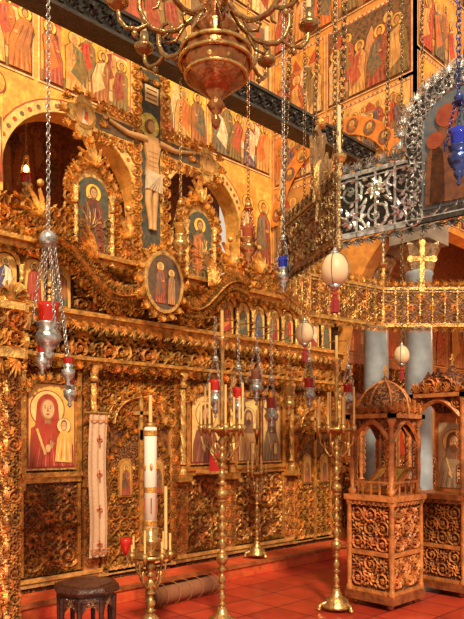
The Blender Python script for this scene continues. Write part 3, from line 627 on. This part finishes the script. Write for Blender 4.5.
# double headed eagle on the left segment
A.m=frame(3.80,3.0,3.12,.6,.2)
E=[(0,.0),(.06,.1),(.16,.04),(.13,.2),(.26,.16),(.24,.34),(.34,.42),(.36,.62),(.26,.54),(.22,.64),(.14,.5),(.07,.56),(.12,.68),(.2,.7),(.12,.76),(.03,.72),(0,.6)]
E=[(x*.6,y) for x,y in E+[(-x,y) for x,y in E[::-1][1:-1]]]
A.add(slab(E,-.01,.01),'gilt',(.42,.24,.09))
for k in range(6):
    for s in (-1,1): A.add(leaf(s*(.07+.02*k),.5-.02*k,-1.3-.12*k if s>0 else -2.3+.12*k,.22,.035,.02),'gilt',(.65,.38,.12),off=(0,0,.01))
A.add(ball((0,.80,0),.04),'gilt',GOLD)
A.m=np.eye(4); A.build()
A=Acc('hanging_cross',(5.0,2.85,3.05)); A.m=frame(0,0,0,.72,-.69)
for P in (rect(-.02,-.2,.02,.2),rect(-.1,.04,.1,.08)): A.add(slab(P,-.008,.008),'gilt',GOLD2)
for x,z in ((0,.2),(0,-.2),(.1,.06),(-.1,.06)): A.add(slab(ell(x,z,.03,.03,10),-.01,.01),'gilt',GOLD2)
A.m=np.eye(4); chain(A,(0,0,.22),(0,0,5.1),.05,.004,'brass',(.3,.2,.1)); A.build()
# ------------------------------------------------------------------ candle stands
SB=(.62,.35,.12)
def stand(name,loc,H,tray,R=.18,base=.17,n=8,big=None,col=SB,rk=1.):
    A=Acc(name,loc)
    A.add(lathe([(base,.03),(base,.05),(base*.8,.07),(base*.75,.1),(base*.4,.13),(base*.3,.17),(.03,.2)],20),'brass',col,True)
    for k in range(3):
        a=k*2.094+.5; c,s=math.cos(a),math.sin(a); A.add(tube([(base*.6*c,base*.6*s,.08),(base*1.1*c,base*1.1*s,.06),(base*1.2*c,base*1.2*s,.02)],[.02,.018,.025],7),'brass',col,True)
        A.add(ball((base*1.2*c,base*1.2*s,.022),.022),'brass',col,True)
    pr=[];z=.2
    while z<tray-.05:
        seg=.14; pr+=[(.016*rk,z),(.038*rk,z+.02),(.016*rk,z+.035),(.024*rk,z+.05),(.032*rk,z+.08),(.018*rk,z+.115),(.014*rk,z+.13)]; z+=seg
    pr.append((.02,tray)); A.add(lathe(pr,12,lobes=4,amp=.12,twist=30),'brass',col,True)
    if tray>1.2:
        for zz in (tray*.36,tray*.68): A.add(ball((0,0,zz),.05,.055),'brass',col,True)
    for k in range(4):
        a=k*math.pi/2+.3; c,s=math.cos(a),math.sin(a)
        A.add(tube([(r_*R*c,r_*R*s,tray+z_) for r_,z_ in ((.1,-.22),(.35,-.24),(.6,-.18),(.62,-.11),(.5,-.09),(.45,-.13))],[.010,.011,.011,.009,.007,.005],6),'brass',col,True)
        A.add(tube([(r_*R*c,r_*R*s,tray+z_) for r_,z_ in ((.6,-.17),(.85,-.12),(.9,-.03))],.009,6),'brass',col,True)
    A.add(lathe([(.03,tray-.05),(.05,tray-.02),(R*.9,tray-.01),(R,tray+.02),(R*.93,tray+.015),(.02,tray)],24),'brass',col,True)
    for k in range(n):
        a=k*2*math.pi/n+.2; c=(R*.95*math.cos(a),R*.95*math.sin(a),tray)
        A.add(lathe([(.006,-.05),(.02,.0),(.03,.03),(.02,.035),(.014,.05)],8,c),'brass',col,True)
        h=U(.2,.42) if tray>1.2 else U(.1,.24); A.add(lathe([(.0085,.03),(.0085,h)],8,c),'wax',(.82,.50,.17)); 
    if H>tray+.3 and not big:
        A.add(lathe([(.012,tray),(.02,tray+.1),(.012,tray+.2),(.022,tray+.3),(.011,tray+.42),(.018,H-.35),(.03,H-.28),(.05,H-.24),(.055,H-.22),(.02,H-.22)],12),'brass',col,True)
        A.add(lathe([(.013,H-.23),(.013,H)],8),'wax',(.82,.50,.17))
    if big:
        r,h=big
        A.add(lathe([(.03,tray),(.06,tray+.02),(.03,tray+.05),(r*1.4,tray+.1),(r*1.6,tray+.14),(r*1.1,tray+.15),(r*1.35,tray+.22),(r*1.2,tray+.23)],20,lobes=6,amp=.06),'brass',col,True)
        A.add(lathe([(r,tray+.2),(r,tray+h),(r*.9,tray+h+.01)],24),'wax',(.88,.78,.62),True)
        for zz in (.24,h*.5,h-.06): A.add(lathe([(r*1.01,tray+zz),(r*1.04,tray+zz+.01),(r*1.04,tray+zz+.035),(r*1.01,tray+zz+.045)],24),'gilt',GOLD)
        for k in range(6):
            a=k*1.047; 
            A.add(box(-.005,-.003,-.06,.005,.003,.06),'cloth',(.45,.12,.04),off=((r+.003)*math.cos(a),(r+.003)*math.sin(a),tray+.4)); A.add(ball(((r)*math.cos(a),(r)*math.sin(a),tray+h*.5+.2),.012,.03),'gilt',GOLD)
        A.add(lathe([(r*.7,tray+h),(r*.9,tray+h+.03),(r*.4,tray+h+.05)],16),'brass',col,True); A.add(lathe([(.014,tray+h+.04),(.014,tray+h+.26)],8),'wax',(.82,.50,.17))
    return A
stand('brass_candle_stand',(3.54,3.81,0),2.6,1.63,base=.15).build()
stand('brass_candle_stand',(4.72,3.55,0),2.5,1.64,base=.14).build()
stand('brass_candle_stand',(5.47,5.28,.157),1.75,1.0,R=.11,base=.12,n=6).build()
A=stand('brass_candelabrum',(3.0,4.05,0),1.7,.64,R=.16,base=.19,n=7,big=(.05,1.0),rk=1.3)
A.add(lathe([(.006,.66),(.03,.7),(.045,.76),(.042,.8)],12,(-.19,.06,0)),'glass',(.6,.02,.01),True)
A.add(tube([(-.12,.04,.64),(-.17,.05,.6),(-.19,.06,.67)],.009,6),'brass',SB)
A.add(lathe([(.013,.68),(.013,1.18)],8,(.15,.0,0)),'wax',(.8,.5,.2)); A.build()
# ------------------------------------------------------------------ proskynetaria
def lectern(name,loc,rz,w=.56,d=.5,hb=1.0,hp=.75,style=0):
    A=Acc(name,loc,rz); x,y=w/2,d/2
    RW=(.28,.075,.022); RL=(.54,.18,.045)
    for sx in (-1,1):
        for sy in (-1,1):
            A.add(ball((sx*(x-.04),sy*(y-.04),.035),.035),'wood',RW,True)
            A.add(lathe([(.03,.1),(.035,.16),(.022,.2),(.028,.5),(.022,hb-.1),(.035,hb-.05),(.03,hb)],10,(sx*x,sy*y,0),lobes=3,amp=.15,twist=25),'wood',RL,True)
            A.add(lathe([(.03,hb),(.04,hb+.05),(.02,hb+.08),(.03,hb+hp*.3),(.022,hb+hp*.5),(.03,hb+hp*.7),(.02,hb+hp-.08),(.04,hb+hp-.03),(.04,hb+hp)],10,(sx*(x-.02),sy*(y-.02),0),lobes=3,amp=.18,twist=25),'wood',RL,True)
    A.add(box(-x-.03,-y-.03,.06,x+.03,y+.03,.14),'wood',RW); A.add(box(-x-.015,-y-.015,.14,x+.015,y+.015,.17),'wood',RL)
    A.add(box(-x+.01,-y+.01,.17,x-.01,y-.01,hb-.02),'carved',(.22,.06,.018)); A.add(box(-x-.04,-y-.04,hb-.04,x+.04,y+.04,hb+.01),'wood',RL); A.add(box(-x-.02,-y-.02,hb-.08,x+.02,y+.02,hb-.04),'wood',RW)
    faces=[(-x,-y,1,0,w),(x,-y,0,1,d),(x,y,-1,0,w),(-x,y,0,-1,d)]
    for ox,oy,dx,dy,Lg in faces:
        A.m=frame(ox,oy,0,dx,dy)
        carve(A,.03,.2,Lg-.03,hb*.46,.125,.02,RL,(0,1),-.008,mat='wood'); carve(A,.03,hb*.52,Lg-.03,hb-.1,.14,.022,RL,(0,1,0),-.008,mat='wood')
        A.add(box(.02,hb*.47,-.01,Lg-.02,hb*.51,.015),'wood',RL)
        for k in range(9): A.add(TM[1],'wood',RL,sc=(Lg/9,.05,.02),off=((k+.5)*Lg/9,hb-.06,.022))
        z0=hb+hp; 
        P=[(.04+(Lg-.08)*k/12,z0-.20+.17*math.sin(math.pi*k/12)) for k in range(13)]
        A.add(slab([(.02,z0-.24)]+[(p[0],p[1]) for p in P]+[(Lg-.02,z0-.24),(Lg-.02,z0),(.02,z0)],-.03,-.015),'carved',RW); A.add(ridge(P,[.05]*13,.02),'wood',RL,off=(0,0,-.01))
        for q in (.07,Lg-.07): A.add(TM[0],'wood',RL,sc=(.1,.1,.03),off=(q,z0-.06,-.012))
        for k in range(6):
            for q in (.055,Lg-.055): A.add(TM[0],'wood',RL,sc=(.06 if q<.1 else -.06,.08,.03),off=(q,hb+.16+k*(hp-.4)/5,-.02))
        A.add(box(-.03,z0,-.03,Lg+.03,z0+.04,.03),'wood',RL)
        for k in range(5): A.add(TM[3],'wood',RL,sc=(Lg/5.5,.13,.05),off=((k+.5)*Lg/5,z0+.10,.0))
        if style==1:
            A.add(slab([(0,z0+.04),(Lg,z0+.04),(Lg*.8,z0+.14),(Lg*.5,z0+.3),(Lg*.2,z0+.14)],-.02,-.01),'carved',RW); carve(A,Lg*.2,z0+.05,Lg*.8,z0+.2,.15,.02,RL,(0,),-.01,mat='wood')
        else:
            for k in range(5): A.add(box((k+.5)*Lg/5-.008,hb,-.02,(k+.5)*Lg/5+.008,hb+.12,-.01),'wood',RL)
            A.add(box(.02,hb+.12,-.025,Lg-.02,hb+.14,-.005),'wood',RL)
    A.m=np.eye(4); z0=hb+hp+.04
    if style==0:
        A.add(lathe([(w*.48,z0),(w*.47,z0+.06),(w*.43,z0+.14),(w*.33,z0+.22),(w*.18,z0+.28),(.03,z0+.31),(.035,z0+.34),(.01,z0+.37)],16,lobes=8,amp=.06),'carved',(.45,.15,.04),True)
        for k in range(8):
            a=k*math.pi/4; A.add(tube([(r_*w*math.cos(a),r_*w*math.sin(a),z0+z_) for r_,z_ in ((.51,.0),(.50,.06),(.46,.15),(.35,.23),(.19,.29),(.04,.32))],.011,6),'wood',RL,True)
        zt=z0+.35
    else:
        A.add(lathe([(w*.4,z0),(w*.3,z0+.15),(.04,z0+.26),(.03,z0+.3)],12),'carved',RW,True); zt=z0+.3
    A.add(box(-.008,-.008,zt,.008,.008,zt+.12),'gilt',GOLD2); A.add(box(-.035,-.008,zt+.06,.035,.008,zt+.076),'gilt',GOLD2)
    M=np.eye(4); ca,sa=math.cos(.6),math.sin(.6)
    if style==0:
        M[:3,0]=(0,-1,0); M[:3,1]=(ca,0,sa); M[:3,2]=(-sa,0,ca); M[:3,3]=(0,0,hb+.14); A.m=M
        A.add(box(-d*.4,-.2,-.02,d*.4,.22,.0),'wood',RL); A.add(box(-d*.32,-.17,0,d*.32,.19,.01),'gilt',GOLD); bust(A,0,-.15,d*.56,.32,(.35,.05,.03),(.35,.12,.05),w=.012)
    else:
        A.m=frame(-.0,y*.0,0,0,-1); A.m[:3,3]=(.05,0,0)
        A.add(box(-d*.38,hb,-.02,d*.38,hb+hp*.85,.0),'wood',RL); bust(A,0,hb+.05,d*.62,hp*.7,(.20,.10,.06),(.36,.24,.14),w=.006,bg=(.58,.42,.22),beard=True)
    A.m=np.eye(4); return A.build()
lectern('carved_icon_stand',(5.27,3.39,0),0,w=.50,d=.46,hb=1.03,hp=.72)
lectern('carved_icon_stand',(6.25,3.22,0),0,w=.62,d=.56,hb=1.0,hp=.98,style=1)
lectern('carved_icon_stand',(7.15,4.6,0),0,w=.5,d=.45,hb=1.0,hp=.8,style=1)
# bishop's throne at the left
A=Acc('carved_bishops_throne',(1.57,4.52,0)); x=y=.35
for sx in (-1,1):
    for sy in (-1,1):
        A.add(box(sx*x-.04,sy*y-.04,0,sx*x+.04,sy*y+.04,2.1),'carved',WOOD)
        for q in range(4):
            dx,dy=((1,0),(0,1),(-1,0),(0,-1))[q]; M=frame(sx*x-dx*.04+dy*.04,sy*y-dy*.04-dx*.04,0,dx,dy); A.m=M
            carve(A,.0,.1,.08,2.08,.085,.02,WOODL,(0,1),.001)
        A.m=np.eye(4)
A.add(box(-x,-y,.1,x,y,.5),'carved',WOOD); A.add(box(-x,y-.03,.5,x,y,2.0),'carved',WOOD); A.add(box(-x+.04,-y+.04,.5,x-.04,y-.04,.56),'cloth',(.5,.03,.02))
for s in (-1,1): A.add(box(s*x-.03,-y,.5,s*x+.03,y,.8),'carved',WOODL)
for ox,oy,dx,dy in ((-x,-y,1,0),(x,-y,0,1),(x,y,-1,0),(-x,y,0,-1)):
    A.m=frame(ox+dy*.06-dx*.06,oy-dx*.06-dy*.06,0,dx,dy); Lg=.82
    A.add(box(0,2.1,-.03,Lg,2.17,.03),'gilt',GOLD2); carve(A,0,2.17,Lg,2.42,.13,.05,GOLD2,(0,),.0,back=WOOD); A.add(box(0,2.42,-.03,Lg,2.47,.04),'gilt',GOLD2); carve(A,0,2.47,Lg,2.65,.16,.04,GOLD2,(3,),0); carve(A,.05,.15,Lg-.1,.5,.17,.03,WOODL,(0,),-.055)
    for k in range(7): A.add(TM[3],'gilt',GOLD2,sc=(.12,-.16,.05),off=((k+.5)*Lg/7,2.03,.0))
A.m=np.eye(4)
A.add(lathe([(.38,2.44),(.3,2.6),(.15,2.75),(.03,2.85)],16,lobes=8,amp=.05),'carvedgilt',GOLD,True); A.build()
# stool
A=Acc('carved_octagonal_stool',(2.48,4.13,0)); SC=(.05,.014,.009)
A.add(lathe([(.20,.44),(.235,.45),(.245,.47),(.235,.50),(.2,.505)],8),'wood',(.07,.02,.01)); A.add(lathe([(.19,.504),(.19,.512)],8),'wood',(.09,.026,.013)); A.add(lathe([(.2,.38),(.21,.4),(.2,.44)],8),'wood',SC)
for k in range(8):
    a=k*math.pi/4; c,s=math.cos(a),math.sin(a); A.add(tube([(.2*c,.2*s,.42),(.2*c,.2*s,.2),(.215*c,.215*s,.0)],[.022,.017,.022],7),'wood',SC)
    b=a+math.pi/4; A.m=frame(.2*math.cos(a),.2*math.sin(a),0,math.cos(b)-c,math.sin(b)-s); lg=.2*.765
    P=[(lg*q/10,.28+.09*math.sin(math.pi*q/10)) for q in range(11)]; A.add(slab([(0,.4)]+P+[(lg,.4)],-.008,.004),'wood',(.09,.025,.012)); A.add(TM[1],'wood',(.3,.12,.05),sc=(.07,.07,.01),off=(lg/2,.39,.005)); A.add(box(0,.06,-.008,lg,.09,.006),'wood',SC)
    A.m=np.eye(4)
A.build()
# rolled carpet before the step
A=Acc('rolled_carpet',(3.95,4.78,.105),math.radians(4))
P=[];n=60
for i in range(n):
    t=i/(n-1); a=t*2*math.pi*3.2; r=.02+.08*t; P.append((r*math.cos(a),r*math.sin(a)))
V=[]
for x in (-.42,.42): V+=[(x,p[0],p[1]) for p in P]
F=[(i,i+1,n+i+1,n+i) for i in range(n-1)]; A.add((V,F),'cloth',(.26,.09,.035),True)
for x in (-.38,-.3,-.15,0,.15,.3,.38): A.add(tube([(x,.1*math.cos(k*.2618),.1*math.sin(k*.2618)) for k in range(24)],.003,5,True),'cloth',(.40,.15,.06))
A.build()
# embroidered towel
A=Acc('embroidered_towel',(0,0,0)); A.m=frame(0,5.55,0,1,0)
V=[];F=[];nu,nv=12,24
for j in range(nv+1):
    for i in range(nu+1): V.append((3.36+.21*i/nu+.01*math.sin(j*.3),.38+1.42*j/nv,.0+.018*math.sin(i*1.5)*(1-.5*j/nv)))
for j in range(nv):
    for i in range(nu): q=j*(nu+1)+i; F.append((q,q+1,q+nu+2,q+nu+1))
A.add((V,F),'cloth',(.70,.42,.24),True)
for z in (.5,.85,1.2,1.55): 
    for P in (rect(3.46,z-.05,3.475,z+.05),rect(3.435,z+.0,3.50,z+.015)): A.add(slab(P,.02,.026),'cloth',(.55,.10,.04))
for z in (.42,.45,1.74): A.add(slab(rect(3.365,z,3.575,z+.012),.02,.026),'cloth',(.6,.2,.05))
A.add(tube([(3.3,1.82,0),(3.62,1.82,0)],.012,6),'brass',BRASS); A.add(tube([(3.46,1.82,0),(3.46,1.84,-.14)],.01,6),'brass',BRASS); A.build()
A=Acc('red_prayer_book',(4.93,5.40,1.2))
A.add(box(-.09,-.02,0,.09,.02,.2),'cloth',(.6,.02,.015)); A.add(box(-.085,-.014,.004,.095,.014,.196),'wax',(.8,.7,.5)); A.add(box(-.015,-.024,.05,.015,-.02,.15),'gilt',GOLD2); A.add(box(-.045,-.024,.10,.045,-.02,.12),'gilt',GOLD2)
A.add(box(-.12,-.06,-.03,.12,.22,-.002),'wood',WOODL); A.build()
# ------------------------------------------------------------------ lights, world, camera
w=bpy.data.worlds.new('World'); bpy.context.scene.world=w; w.use_nodes=True
bg=w.node_tree.nodes['Background']; bg.inputs[0].default_value=(1,.83,.62,1); bg.inputs[1].default_value=.78
def light(n,t,loc,e,c,rot=None,**k):
    l=bpy.data.lights.new(n,t); l.energy=e; l.color=c
    for a,b in k.items(): setattr(l,a,b)
    o=bpy.data.objects.new(n,l); o.location=loc; bpy.context.collection.objects.link(o)
    return o
from mathutils import Vector
s=light('sun','SUN',(0,-3,9),4.5,(1,.85,.62),angle=math.radians(6)); s.rotation_euler=Vector((.50,.66,-.70)).to_track_quat('-Z','Y').to_euler()
light('sanctuary_light','POINT',(4.1,8.0,4.3),10,(1,.3,.08),shadow_soft_size=.1)
light('upper_glow','POINT',(2.0,5.6,6.6),90,(1,.75,.35),shadow_soft_size=.2)
light('aisle_light','POINT',(10,4.0,3.2),40,(1,.6,.3),shadow_soft_size=.2)  # warm point light in the aisle, no fixture modelled
cam=bpy.data.cameras.new('Camera'); co=bpy.data.objects.new('Camera',cam); bpy.context.collection.objects.link(co)
co.location=(0,0,1.55); co.rotation_euler=(math.radians(90),0,-math.atan2(.692,.722)); cam.sensor_width=36; cam.lens=36*640/619; cam.shift_y=.2108
bpy.context.scene.camera=co
try: bpy.context.scene.view_settings.view_transform='Standard'
except Exception as e: print(e)
